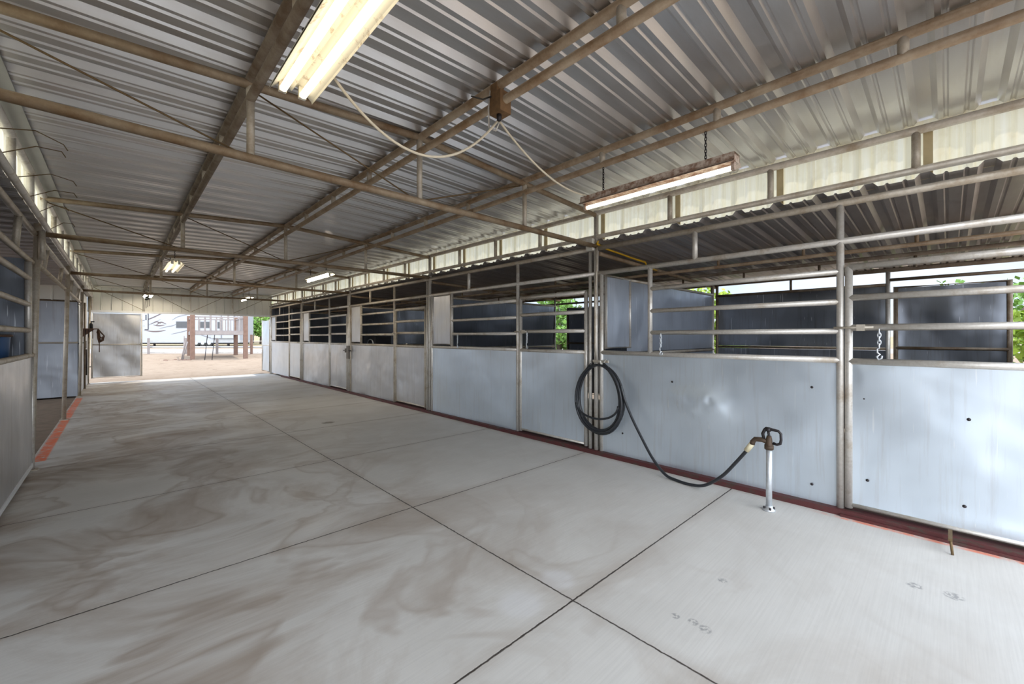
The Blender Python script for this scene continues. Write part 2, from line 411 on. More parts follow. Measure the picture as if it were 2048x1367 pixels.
# far end wall header
mb = MB(); pr = rib_profile(-.68, 4.2, .236, .083, .024, .034, .012, .0)
ribbed(mb, [(x, h) for x, h in pr if True], [lambda t, h: (t, 17.60 - h, 2.17), lambda t, h: (t, 17.60 - h, roofz(t) - .0)])
struct('wall_far', mb, 'wall_header', 'grey ribbed sheet above the open barn end', 'wall')
struct('trim_2', MB().box(-.68, 4.2, 17.52, 17.59, 2.13, 2.19), 'white_trim', 'white steel beam across the top of the barn opening', 'beam')
# outer walls
for nm, ya, yb, top, lab in (('wall_left_outer', YB[0], 6.5, zl(-4.4), 'dark sheet wall behind the blue bucket'), ('wall_left_low', 6.5, 14.0, .55, 'low sheet wall along the outer side of the open bays'), ('wall_left_tack', 14.0, YE, zl(-4.4), 'outer sheet wall of the tack room')):
    mb = MB(); ribbed(mb, vprof(ya, yb), [lambda t, h: (-4.4 + h, t, 0), lambda t, h: (-4.4 + h, t, top)])
    struct(nm, mb, 'sheet_dark', lab, 'wall')
mb = MB(); pr = rib_profile(XR + .05, 7.95, .30, .1, .015, .05, .02, 0)
ribbed(mb, pr, [lambda t, h: (t, 17.60 - h, 0), lambda t, h: (t, 17.60 - h, zr(t))])
struct('wall_far_right', mb, 'sheet_dark', 'sheet wall closing the last stall at the barn end', 'wall')
mb = MB(); pr = rib_profile(-4.4, -.70, .30, .1, .015, .05, .02, 0)
ribbed(mb, pr, [lambda t, h: (t, 17.60 - h, 0), lambda t, h: (t, 17.60 - h, zl(t))])
struct('wall_far_left', mb, 'sheet_dark', 'sheet wall closing the tack room at the barn end', 'wall')
mb = MB(); pr = rib_profile(-4.4, -.72, .30, .1, .015, .05, .02, 0)
ribbed(mb, pr, [lambda t, h: (t, 2.88 + h, 0), lambda t, h: (t, 2.88 + h, zl(t))])
struct('wall_left_cross', mb, 'sheet_dark', 'dark sheet wall closing the stall with the blue bucket', 'wall')
mb = MB(); pr = rib_profile(XR + .06, 7.95, .30, .1, .015, .05, .02, 0)
ribbed(mb, pr, [lambda t, h: (t, YB[0] - .06 + h, 0), lambda t, h: (t, YB[0] - .06 + h, 1.55)])
struct('wall_right_end', mb, 'sheet_dark', 'half-height sheet wall closing the stall behind the hydrant', 'wall')

struct('baseboard_right', MB().box(4.085, 4.20, YB[0], 16.0, 0, .045).box(4.065, 4.085, YB[0], .58, 0, .02), 'red', 'chipped dark red base strip under the stalls with the hose', 'base strip')

# ------------------------------------------------------------------ overhead steel
PR_ = .027
def chordz(x): return roofz(x) - .03 - .035 * abs(x - RIDGE) / 1.0 * .8
XW = (.577, RIDGE, 2.93)
TIE = 2.475
def make_truss(y, label):
    t = thing('roof_truss', (RIDGE, y, TIE), label, 'roof truss', 'pipe trusses across the aisle')
    obj('tie', MB().tube((-.66 - RIDGE, 0, 0), (XR - RIDGE, 0, 0), PR_), 'pipe_rust', t)
    obj('top_chord', MB().path([(x - RIDGE, 0, chordz(x) - TIE) for x in (-.60, .577, RIDGE, 2.93, 4.12)], PR_), 'pipe_rust', t)
    for x in XW:
        obj('web_post', MB().tube((x - RIDGE, 0, .02), (x - RIDGE, 0, chordz(x) - TIE - .02), .022), 'pipe_dusty', t)
    for a, b in ((-.58, .55), (.60, RIDGE - .03), (2.90, RIDGE + .03)):
        obj('brace_rod', MB().tube((a - RIDGE, .03, chordz(a) - TIE - .02), (b - RIDGE, .03, .02), .006, 6), 'wire', t)
    return t
tr_labels = ['rusty pipe truss crossing the aisle above the coiled hose', 'rusty pipe truss one bay beyond the coiled hose', 'rusty pipe truss two bays beyond the coiled hose', 'rusty pipe truss three bays beyond the coiled hose, last before the header']
t0 = make_truss(YB[1], tr_labels[0])
for k in range(1, 4):
    dup(t0, (RIDGE, YB[1 + k], TIE), tr_labels[k])
# framing on the inside of the far header
t = thing('end_frame', (RIDGE, 17.50, 2.19), 'pipe frame and thin crossed rods against the grey header', 'end frame')
obj('top_chord', MB().path([(x - RIDGE, 0, roofz(x) - .05 - 2.19) for x in (-.60, RIDGE, 4.12)], .024), 'pipe', t)
for x in XW + (-.58,): obj('web_post', MB().tube((x - RIDGE, 0, 0), (x - RIDGE, 0, roofz(x) - .06 - 2.19), .020), 'pipe', t)
for a, b in ((-.56, .55), (.60, RIDGE - .03), (2.90, RIDGE + .03), (4.1, 2.96)):
    obj('brace_rod', MB().tube((a - RIDGE, -.03, roofz(a) - .08 - 2.19), (b - RIDGE, -.03, .04), .006, 6), 'wire', t)

jl = ['dark twin-pipe joist beside the two-tube lamp', 'rusty twin-pipe joist along the ridge, carrying the wooden outlet block', 'tan twin-pipe joist carrying the single-tube lamp on chains']
for x, lab, mt in zip(XW, jl, ('pipe_dark', 'pipe_rust', 'pipe_rust')):
    zt = roofz(x) - .032; zb = zt - .115
    t = thing('roof_joist', (x, 0, zb), lab, 'roof joist', 'pipe joists along the aisle')
    obj('upper_chord', MB().tube((0, YS, zt - zb), (0, 17.45, zt - zb), .028), mt, t)
    obj('lower_chord', MB().tube((0, YS, 0), (0, 17.45, 0), .026), mt, t)
    proto = None
    y = Y0 - .915 * 4
    while y < 17.4:
        if proto is None:
            proto = obj('spacer', MB().tube((0, 0, .01), (0, 0, zt - zb), .024), 'pipe_dusty', t, (0, y, 0))
        else:
            c = proto.copy(); C.objects.link(c); c.parent = t; c.location = (0, y, 0)
        y += .915
# eave trusses under the clerestory
for x, nm, lab, mt in ((XR, 'eave_truss', 'grey pipe eave truss along the fibreglass strip above the hose', 'pipe_dusty'), (-.575, 'eave_truss', 'grey pipe eave truss hung with loose wires', 'pipe')):
    t = thing('eave_truss', (x, 0, 2.59), lab, 'eave truss')
    obj('upper_chord', MB().tube((0, YS, .285), (0, 17.5, .285), .030), mt, t)
    obj('lower_chord', MB().tube((0, YS, 0), (0, 17.5, 0), .026), mt, t)
    proto = bat = None; y = Y0 - .915 * 4
    while y < 17.5:
        if proto is None: proto = obj('web_post', MB().tube((0, 0, 0), (0, 0, .285), .025), mt, t, (0, y, 0))
        else:
            c = proto.copy(); C.objects.link(c); c.parent = t; c.location = (0, y, 0)
        if x > 0:
            if bat is None: bat = obj('batten', MB().box(.045, .06, -.085, -.035, -.045, .29), 'batten', t, (0, y, 0))
            else:
                c = bat.copy(); C.objects.link(c); c.parent = t; c.location = (0, y, 0)
        y += .915

# ------------------------------------------------------------------ roof posts
for k in range(0, 6):
    if k == 0: continue
    lab = ['', 'grey pipe post behind the coiled hose', 'grey pipe post one bay beyond the coiled hose', 'grey pipe post two bays beyond the coiled hose', 'grey pipe post three bays beyond the coiled hose', 'grey pipe post at the corner of the barn opening by the stalls'][k]
    t = thing('roof_post', (XR, YB[k] + .0, 0), lab, 'post', 'roof posts along the stall fronts')
    obj('pole', MB().tube((0, 0, 0), (0, 0, 2.9), .028), 'pipe', t)
    obj('jamb_pipe', MB().tube((0, .085, 0), (0, .085, 2.42), .022), 'pipe', t)
    obj('base_plate', MB().box(-.05, .05, -.05, .05, 0, .012), 'pipe_dusty', t)
for k, y, lab in ((2, 6.60, 'grey pipe post at the end of the low grey stall front'), (3, 10.19, 'grey pipe post standing on the orange floor line'), (4, 13.95, 'grey pipe post at the corner of the tack room'), (5, 17.50, 'grey pipe post beside the closed barn gate')):
    t = thing('roof_post', (XL - .01, y, 0), lab, 'post', 'roof posts along the open bays')
    obj('pole', MB().tube((0, 0, 0), (.05, 0, 2.62), .028), 'pipe_dusty', t)
    obj('base_plate', MB().box(-.05, .05, -.05, .05, 0, .012), 'pipe_dusty', t)
    if k == 2: obj('hanger_stub', MB().tube((.085, -.06, 2.20), (.085, -.06, 2.50), .026), 'pipe_dusty', t)

# ------------------------------------------------------------------ stall fronts (right side, one per bay)
def sheet_grid(y0, y1, z0, z1, x=0, bulge=(), amp=.003, ny=40, nz=24, seed=0, th=.004):
    rnd = random.Random(seed); ph = [rnd.uniform(0, 6.28) for _ in range(6)]
    def d(y, z):
        a = amp * (math.sin(2.1 * y + ph[0]) * math.sin(2.9 * z + ph[1]) + .6 * math.sin(4.7 * y + 3.1 * z + ph[2]) + .4 * math.sin(7 * y - 5 * z + ph[3]))
        for (by, bz, ry, rz_, h) in bulge:
            q = ((y - by) / ry) ** 2 + ((z - bz) / rz_) ** 2
            a += h * math.exp(-q * 1.6)
        e = min(1, (y - y0) / .06, (y1 - y) / .06, (z - z0) / .06, (z1 - z) / .06)
        return a * max(0, e)
    mb = MB()
    def fr(u, v):
        y = y0 + (y1 - y0) * u; z = z0 + (z1 - z0) * v
        return (x - d(y, z), y, z)
    def bk(u, v):
        y = y0 + (y1 - y0) * (1 - u); z = z0 + (z1 - z0) * v
        return (x - d(y, z) + th, y, z)
    mb.grid(fr, ny, nz).grid(bk, ny, nz)
    return mb

SR = .025
def make_front(k, label, mt='pipe'):
    y = YB[k]
    t = thing('horse_stall', (XR, y, 0), label, 'horse stall', 'fixed stall fronts along the aisle')
    near = k == 0
    bul = [(2.46, .74, .36, .19, .055), (2.66, .80, .10, .08, .014), (2.50, .66, .07, .06, .008), (2.36, .82, .06, .05, .008), (2.28, .70, .13, .1, .012), (2.40, .72, .04, .05, -.006), (2.56, .78, .04, .05, -.006)] + [(2.46 + random.gauss(0, .15), .74 + random.gauss(0, .08), random.uniform(.02, .05), random.uniform(.02, .05), random.uniform(-.006, .006)) for _ in range(26)] if near else []
    obj('sheet', sheet_grid(1.37, 3.575, .045, 1.195, 0, bul, .0035 if near else .005, 120 if near else 30, 60 if near else 16, seed=k), 'sheet' if k < 2 else ('sheet_old' if k < 4 else 'sheet_white'), t)
    obj('top_rail', MB().tube((0, 1.345, 1.21), (0, 3.60, 1.21), SR), mt, t)
    obj('end_post', MB().tube((0, 1.345, .01), (0, 1.345, 2.44), SR), mt, t)
    obj('end_post', MB().tube((0, 3.585, .01), (0, 3.585, 2.15), SR), mt, t)
    obj('mullion', MB().tube((0, 2.966, 1.21), (0, 2.966, 2.15), SR), mt, t)
    for z in (1.44, 1.672, 1.912): obj('bar', MB().tube((0, 1.345, z), (0, 2.966, z), SR * .92), mt, t)
    obj('upper_rail', MB().tube((0, 0.0, 2.15), (0, BAY, 2.15), SR * 1.05), mt, t)
    obj('eave_pipe', MB().tube((0, 0.0, 2.452), (0, BAY, 2.452), .028), 'pipe_dusty', t)
    obj('stub_post', MB().tube((0, 2.487, 2.15), (0, 2.487, 2.45), SR), mt, t)
    # small solid feed hatch at the end of the bars; the one beside the hose is swung open into the stall
    h = MB()
    if near:
        a = Vector((.06, 3.565, 0)); d = Vector((1, 0, 0)); n = Vector((0, 1, 0)); ln = .54
    else:
        a = Vector((0, 3.00, 0)); d = Vector((0, 1, 0)); n = Vector((1, 0, 0)); ln = .56
    s1 = a + d * .02; h.obox((s1.x, s1.y, 1.27), d * (ln - .04), n * .004, (0, 0, .84))
    ho = obj('feed_hatch', h, 'sheet_mid' if k < 1 else 'sheet_old', t)
    for q0, q1 in ((0, ln), ):
        p = [a + d * q0, a + d * q1]
        fr = MB().path([(p[0].x, p[0].y, 1.26), (p[1].x, p[1].y, 1.26), (p[1].x, p[1].y, 2.12), (p[0].x, p[0].y, 2.12)], .016, 8, closed=True)
        obj('hatch_frame', fr, mt, ho)
    return t
fl = ['dented grey-blue stall front behind the water hydrant', 'blue-grey stall front one bay beyond the coiled hose', 'streaky grey stall front two bays beyond the coiled hose', 'pale grey stall front three bays beyond the coiled hose', 'whitish stall front at the barn opening']
fronts = [make_front(0, fl[0])]
f1 = make_front(1, fl[1], 'pipe'); fronts.append(f1)
for k in (2, 3, 4): fronts.append(make_front(k, fl[k], 'pipe_dusty' if k == 2 else 'pipe'))
# screws with washers on the nearest sheets
def screws(parent, pts):
    proto = None
    for (y, z) in pts:
        if proto is None:
            proto = obj('screw', MB().lathe((0, 0, 0), [(.011, 0), (.010, -.002), (.006, -.003), (.005, -.006), (.002, -.007)], 10, 'x'), 'iron', parent, (-.004, y, z))
        else:
            c = proto.copy(); C.objects.link(c); c.parent = parent; c.location = (-.004, y, z)
screws(fronts[0], [(1.53, .98), (1.53, .18), (2.72, .93), (2.30, .56), (3.3, .30)])

def make_door(k, label):
    y = YB[k]; near = k == 0
    t = thing('stall_gate', (XR, y, 0), label, 'stall gate', 'stall doors along the aisle')
    a, b = (.06, 1.292) if near else (.15, 1.285)
    mt = 'pipe' if k != 2 else 'pipe_dusty'
    obj('sheet', sheet_grid(a + .02, b - .02, .085, 1.19, -.004, [(.75, .72, .2, .12, .004), (.5, .60, .12, .1, -.004), (.62, .50, .1, .1, .003), (.6, .12, .35, .08, .012)] if near else [], .004, 50 if near else 16, 40 if near else 12, seed=20 + k), 'sheet' if k < 2 else ('sheet_old' if k < 4 else 'sheet_white'), t)
    for q in (a, b): obj('stile', MB().tube((0, q, .06), (0, q, 1.945), SR), mt, t)
    for z in (1.94, 1.70, 1.467, 1.205, .085): obj('rail', MB().tube((0, a, z), (0, b, z), SR if z > .1 else .016), mt, t)
    lt = obj('latch', MB().tube((-.035, b - .15, 1.467), (-.035, b + .09, 1.467), .009).box(-.045, -.02, b - .10, b - .05, 1.44, 1.49), 'pipe_dusty', t)
    return t
dl = ['big bright grey-blue stall door beside the water hydrant', 'blue-grey stall door beside the coiled hose', 'grey stall door one bay beyond the coiled hose', 'pale grey stall door two bays beyond the coiled hose', 'whitish stall door three bays beyond the coiled hose']
doors = [make_door(k, dl[k]) for k in range(5)]
screws(doors[0], [(1.20, .92), (1.18, .30), (.66, .84), (.68, .25)])

# latch hardware dangling at the post two bays away
t = thing('gate_latch', (XR - .05, 10.26, 1.05), 'rusty slide latch hanging on the post two bays beyond the hose', 'latch')
obj('bolt', MB().tube((0, -.22, .0), (0, .22, .0), .012), 'iron', t)
obj('bracket', MB().box(-.02, .02, -.12, .0, -.20, .12).box(-.02, .02, .05, .10, -.05, .05), 'iron2', t)

# ------------------------------------------------------------------ side stall structure (right)
for k in range(1, 5):
    y = YB[k] - .04
    lab = ['', 'blue-grey partition between the hydrant stall and the next', 'dark partition one bay beyond the coiled hose', 'dark partition two bays beyond the coiled hose', 'dark partition three bays beyond the coiled hose'][k]
    t = thing('stall_partition', (XR, y, 0), lab, 'partition', 'partitions between the stalls')
    for z0, z1, nm in ((.06, 1.14, 'lower_sheet'), (1.20, 2.12, 'upper_sheet')):
        m_ = MB()
        def fr(u, v, z0=z0, z1=z1): return (.62 + 2.84 * u, .006 * math.sin(5 * u + 3 * z0) + .005 * math.sin(9 * u) * math.sin(5 * v + 1), z0 + (z1 - z0) * v) if z0 > 1 and k == 1 else (.09 + 3.37 * u, .006 * math.sin(5 * u + 3 * z0) + .005 * math.sin(9 * u) * math.sin(5 * v + 1), z0 + (z1 - z0) * v)
        m_.grid(fr, 30, 10); m_.grid(lambda u, v: (lambda p: (p[0], p[1] + .004, p[2]))(fr(1 - u, v)), 30, 10)
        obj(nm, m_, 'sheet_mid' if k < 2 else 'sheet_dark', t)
    obj('end_stile', MB().tube((3.47, 0, 0), (3.47, 0, 2.30), .022), 'pipe', t)
    for z in (1.17, 2.13): obj('rail', MB().tube((.03, 0, z), (3.47, 0, z), .020), 'pipe_dusty', t)
for k in range(1, 5):
    lab = ['', 'tan rafter pipe with the yellow cord', 'tan stall rafter pipe one bay beyond the hose', 'tan stall rafter pipe two bays beyond the hose', 'tan stall rafter pipe three bays beyond the hose'][k]
    tag(obj('stall_rafter', MB().tube((XR + .05, YB[k], 2.40), (7.85, YB[k], zr(7.85) - .06), .026), 'pipe_rust'), lab, 'rafter', 'rafters over the stalls')
for x, lab in ((5.6, 'tan twin-pipe stall roof joist close behind the bars'), (6.75, 'dark twin-pipe stall roof joist deeper in the stalls')):
    zt = zr(x) - .028; zb = zt - .125
    t = thing('stall_joist', (x, 0, zb), lab, 'joist', 'joists under the stall roof')
    mt = 'pipe_rust' if x < 6 else 'pipe_dark'
    obj('upper_chord', MB().tube((0, YB[0], zt - zb), (0, 17.5, zt - zb), .024), mt, t)
    if x < 6: obj('lower_chord', MB().tube((0, YB[0], 0), (0, 17.5, 0), .022), mt, t)
    proto = None; y = Y0 - .915 * 3 - (.05 if x < 6 else .0) + (.105 if x > 6 else .1)
    while y < 17.4:
        if proto is None: proto = obj('spacer', MB().tube((0, 0, 0 if x < 6 else -.03), (0, 0, zt - zb), .016), mt, t, (0, y, 0))
        else:
            c = proto.copy(); C.objects.link(c); c.parent = t; c.location = (0, y, 0)
        y += .915
# outer wall of each stall: fixed sheet, gate, posts and beam
for k in range(0, 5):
    lab = ['dark sheet back wall of the stall behind the hydrant', 'dark back wall of the stall beside the coiled hose', 'dark back wall two bays beyond the coiled hose', 'dark back wall three bays beyond the coiled hose', 'dark back wall of the stall at the barn opening'][k]
    t = thing('outer_fence', (XB, YB[k], 0), lab, 'stall fence', 'outer walls of the stalls')
    flip = k == 1
    Y = (lambda q: BAY - q) if flip else (lambda q: q)
    def seg(a, b): return (min(Y(a), Y(b)), max(Y(a), Y(b)))
    a, b = seg(1.36, 3.64)
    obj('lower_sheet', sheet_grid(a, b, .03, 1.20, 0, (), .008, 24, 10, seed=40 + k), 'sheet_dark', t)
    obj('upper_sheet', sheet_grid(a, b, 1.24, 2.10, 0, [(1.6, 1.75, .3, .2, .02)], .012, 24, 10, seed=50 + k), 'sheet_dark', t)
    for z, r in ((1.22, .018), (2.12, .022)): obj('rail', MB().tube((0, a, z), (0, b, z), r), 'pipe_dark', t)
    obj('roof_beam', MB().tube((0, .005, 2.325), (0, BAY - .005, 2.325), .032), 'pipe_dark', t)
    obj('door_post', MB().tube((0, Y(1.335), 0), (0, Y(1.335), 2.32), .026), 'pipe', t)
    obj('corner_post', MB().tube((0, Y(3.615), 0), (0, Y(3.615), 2.32), .024), 'pipe_dark', t)
    obj('lintel', MB().tube((0, Y(.01), 2.185), (0, Y(1.335), 2.185), .022), 'pipe_dark', t)
    obj('hanger_post', MB().tube((0, Y(2.49), 2.12), (0, Y(2.49), 2.32), .018), 'pipe_dark', t)
    a, b = seg(.24, 1.26)
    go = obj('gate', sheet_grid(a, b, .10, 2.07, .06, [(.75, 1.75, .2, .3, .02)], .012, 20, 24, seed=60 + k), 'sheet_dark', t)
    obj('gate_frame', MB().path([(.06, a, .08), (.06, b, .08), (.06, b, 2.08), (.06, a, 2.08)], .024, 8, closed=True), 'pipe_dark', go)
    obj('gate_rail', MB().tube((.05, a, 1.24), (.05, b, 1.24), .02), 'pipe_dark', go)

# ------------------------------------------------------------------ left side
t = thing('horse_stall', (XL, 3.2, 0), 'low brownish-grey stall front in front of the blue bucket', 'horse stall')
obj('sheet', sheet_grid(.02, 3.36, .07, 1.185, 0, (), .004, 50, 20, seed=81), 'sheet_old', t)
obj('bottom_flange', MB().box(-.012, .012, .02, 3.36, .045, .085), 'white_trim', t)
obj('top_rail', MB().tube((0, 0, 1.205), (0, 3.38, 1.205), SR), 'pipe_dusty', t)
obj('end_post', MB().tube((0, 3.38, .02), (0, 3.38, 1.2), .02), 'pipe', t)
obj('mullion', MB().tube((0, 3.14, 1.2), (0, 3.14, 2.15), SR), 'pipe', t)
for z in (1.46, 1.72, 1.985): obj('bar', MB().tube((0, 0, z), (0, 3.14, z), SR), 'pipe_dusty', t)
obj('upper_rail', MB().tube((0, 0, 2.17), (0, 3.40, 2.17), SR), 'pipe_dusty', t)
obj('eave_pipe', MB().tube((.02, 0, 2.47), (.02, 3.40, 2.47), SR), 'pipe_dusty', t)
obj('stub_post', MB().tube((0, 2.42, 2.17), (.02, 2.42, 2.47), SR), 'pipe_dusty', t)
t = thing('header_rail', (XL, 6.6, 2.2), 'tan double pipe header over the open bays', 'header rail')
obj('eave_pipe', MB().tube((.03, 0, .26), (.03, 7.35, .26), .026), 'pipe', t)
obj('upper_rail', MB().tube((.0, 0, .0), (.0, 7.35, .0), .026), 'pipe_dusty', t)
for y in (.9, 2.7, 4.6, 6.4): obj('stub_post', MB().tube((.0, y, 0), (.03, y, .26), .024), 'pipe_dusty', t)
t = thing('stall_partition', (XL, 6.545, 0), 'dark partition behind the blue bucket', 'partition')
for z0, z1, nm in ((.06, 1.16, 'lower_sheet'), (1.20, 2.20, 'upper_sheet')):
    obj(nm, MB().box(-3.7, -.03, -.003, .003, z0, z1), 'sheet_dark', t)
obj('rail', MB().tube((-3.7, 0, 1.18), (-.04, 0, 1.18), .02), 'pipe_dusty', t)
# tack room: cross wall, aisle wall, door hardware
mb = MB(); pr = rib_profile(-4.4, -.68, .30, .1, .015, .05, .02, 0)
ribbed(mb, pr, [lambda t, h: (t, 14.0 - h, 2.22), lambda t, h: (t, 14.0 - h, zl(t))])
struct('wall_tack_room', mb, 'wall_header', 'ribbed sheet above the steel tack room panel', 'wall')
t = thing('tack_room_panel', (XL - .04, 14.0, 0), 'steel panel wall of the tack room, facing the open bays', 'panel wall')
obj('lower_sheet', MB().grid(lambda u, v: (-3.7 * (1 - u), .012 * math.sin(7 * u + 2 * v), .01 + 1.23 * v), 40, 14), 'sheet_mid', t)
obj('upper_sheet', MB().grid(lambda u, v: (-3.7 * (1 - u), .012 * math.sin(6 * u + 3 * v + 1), 1.27 + .95 * v), 40, 14), 'sheet_mid', t)
obj('mid_rail', MB().tube((-3.7, 0, 1.255), (0, 0, 1.255), .02), 'pipe', t)
obj('top_rail', MB().tube((-3.7, 0, 2.22), (0, 0, 2.22), .02), 'pipe_dark', t)
t = thing('tack_room_front', (XL - .03, 14.0, 0), 'pale sheet front of the tack room behind the saddle shelf', 'panel wall')
obj('lower_sheet', sheet_grid(.05, 1.9, .02, 1.22, 0, (), .003, 20, 10, seed=91), 'sheet_white', t)
obj('upper_sheet', sheet_grid(.05, 1.9, 1.24, 2.15, 0, (), .003, 20, 10, seed=92), 'sheet_white', t)
obj('top_sheet', MB().box(0, .004, .05, 3.5, 2.17, 2.55), 'white_trim', t)
obj('end_post', MB().tube((.02, 1.93, 0), (.02, 1.93, 2.3), .024), 'pipe_dark', t)
dr = obj('door', sheet_grid(2.0, 3.4, .02, 2.15, .02, (), .003, 20, 10, seed=93), 'sheet_white', t)
obj('door_latch', MB().box(-.0, .05, 2.02, 2.12, 1.08, 1.28).tube((.05, 2.1, .35), (.05, 2.1, 1.05), .014), 'iron', dr)
# saddle shelf with its tack
t = thing('saddle_shelf', (XL - .02, 15.2, 1.58), 'narrow brown wooden shelf on the tack room front', 'shelf')
obj('board', MB().box(-.0, .30, -.09, .09, 0, .025), 'wood', t)
obj('bracket', MB().prism([(0, -.01, 0), (.22, -.01, 0), (0, -.01, -.2)], (0, .02, 0)), 'wood', t)
for q in (.06, .12, .19): obj('hook', MB().tube((q, -.07, 0), (q, -.07, -.16 - q * .4), .006, 6), 'iron', t)
tag(obj('spray_bottle', MB().lathe((0, 0, 0), [(.035, 0), (.035, .10), (.03, .125), (.012, .14), (.012, .16)], 14).box(-.012, .06, -.012, .012, .16, .19), 'black_plastic', None, (XL + .14, 15.2, 1.605)), 'dark spray bottle standing on the wooden tack shelf', 'bottle')
t = thing('halter', (XL + .27, 15.2, 1.25), 'brown leather halter hanging from the wooden tack shelf', 'halter')
obj('strap', MB().path([(.0, 0, .33), (.05, .02, .25), (.11, 0, .16), (.10, -.02, .08), (.03, -.01, .14), (-.02, .0, .25), (0, 0, .33)], .016, 8), 'leather', t)
obj('cheek_piece', MB().path([(0, 0, .3), (.01, .02, .12), (.03, .0, -.0), (.08, -.01, .05), (.09, 0, .15)], [.03, .035, .03, .03, .02], 8), 'leather', t)
obj('lead_strap', MB().tube((.02, 0, .03), (.02, 0, -.26), .009, 6), 'leather', t)

# blue bucket and black feeder in the stalls
t = thing('bucket', (-.925, 6.24, 1.08), 'blue plastic water bucket hanging inside the low stall corner', 'bucket')
obj('body', MB().lathe((0, 0, 0), [(.02, 0), (.14, .0), (.15, .02), (.165, .30), (.17, .32)], 28), 'blue_plastic', t)
obj('rim', MB().path([(.172 * math.cos(i * PI / 14), .172 * math.sin(i * PI / 14), .325) for i in range(28)], .012, 8, closed=True), 'leather', t)
obj('bail', MB().path([(.0, .17 * math.cos(i * PI / 12), .33 + .10 * math.sin(i * PI / 12)) for i in range(13)], .005, 6), 'iron', t)
obj('strap', MB().box(-.02, .02, .165, .30, .30, .34), 'iron', t)

t = thing('feed_tub', (4.66, 9.78, -.025), 'black feed bin with a pale arched scoop behind the bars, beside a solid hatch', 'feed bin')
obj('bin', MB().box(-.20, .20, -.33, .33, 0, 1.43), 'black_plastic', t)
obj('arch', MB().path([(-.215, .16 * math.cos(a) - .08, 1.24 + .11 * math.sin(a)) for a in [i * PI / 10 for i in range(11)]], .014, 8), 'sheet_white', t)

# ------------------------------------------------------------------ lamps
def chain_mesh(z0, z1, r=.011, w=.0028, step_=.026):
    mb = MB(); z = z0; k = 0
    while z > z1:
        pts = []
        for i in range(12):
            a = 2 * PI * i / 12; u = math.cos(a) * r * .62; v = math.sin(a) * r * 1.35
            pts.append((u, 0, z - r + v) if k % 2 == 0 else (0, u, z - r + v))
        mb.path(pts, w, 5, closed=True); z -= step_ * .8; k += 1
    return mb
def lamp(loc, ln, w, tubes, label, zs, glow='tube', housing='white_enamel'):
    t = thing('strip_lamp', loc, label, 'lamp', 'fluorescent strip lamps over the aisle')
    prof = [(-w, -.012), (-w * .97, .0), (-w * .45, .045), (-.02, .05), (0, .018 if tubes > 1 else .05), (.02, .05), (w * .45, .045), (w * .97, 0), (w, -.012)]
    if tubes == 1: prof = [(-w * 1.35, -.012), (-w * .8, .012), (-w * .78, .055), (w * .78, .055), (w * .8, .012), (w * 1.35, -.012)]
    mb = MB(); n = len(prof)
    vs = [(x, y, z) for y in (0, ln) for x, z in prof] + [(x * 1.03, y, z + .005) for y in (0, ln) for x, z in prof]
    fs = [(i, i + 1, n + i + 1, n + i) for i in range(n - 1)] + [(2 * n + i, 3 * n + i, 3 * n + i + 1, 2 * n + i + 1) for i in range(n - 1)]
    mb.add(vs, fs)
    hz = obj('reflector', mb, housing, t)
    obj('ballast_box', MB().box(-.05, .05, .05, ln - .05, .051, .09) if tubes > 1 else MB().box(-w * .74, w * .74, .004, ln - .004, .006, .052), housing, t)
    xs = (-.045, .045) if tubes == 2 else (0,)
    for x in xs:
        obj('tube', MB().tube((x, .035, .0 if tubes > 1 else -.028), (x, ln - .035, .0 if tubes > 1 else -.028), .017, 14), glow, t)
        for y in (.012, ln - .03): obj('socket', MB().box(x - .017, x + .017, y, y + .02, -.012 if tubes > 1 else -.045, .045 if tubes > 1 else .01), housing, t)
    for y in (.2, ln - .2):
        obj('chain', chain_mesh(zs - loc[2], .07).mesh and chain_mesh(zs - loc[2], .07), 'iron', t, (0, y, 0))
    return t
lamp((.63, 1.06, 2.615), 1.22, .098, 2, 'cream two-tube strip lamp, biggest, hung by the dark joist', 2.84)
lamp((2.93, .95, 2.535), 1.23, .062, 1, 'rusty single-tube strip lamp hung beside the bright fibreglass', 2.83, housing='enamel_rust')
lamp((2.93, 8.15, 2.60), 1.30, .07, 1, 'single-tube strip lamp above the grey stall two bays beyond the hose', 2.83, 'tube_bright')
lamp((.68, 8.75, 2.60), 1.22, .11, 2, 'two-tube strip lamp seen end-on over the middle of the aisle', 2.84)
lamp((.62, 15.9, 2.60), 1.22, .10, 2, 'small strip lamp against the grey header, with black wires below', 2.84, 'tube_bright')
lamp((2.93, 14.75, 2.60), 1.25, .07, 1, 'tiny strip lamp by the stall at the barn opening', 2.83, 'tube_bright')
t = thing('wire_bundle', (.60, 15.85, 2.36), 'tangled black wires hanging below the lamp at the grey header', 'wires')
obj('cluster', MB().path([(.0, 0, .24), (.03, .01, .2), (-.05, .02, .16), (.05, -.02, .13), (-.04, .02, .10), (.04, 0, .12), (0, .02, .17)], .022, 8), 'cord_black', t)
for q in (-.03, .0, .03): obj('strand', MB().path([(q, 0, .12), (q * 1.4, .01, .0), (q * 1.1, 0, -.12 + q)], .005, 6), 'cord_black', t)

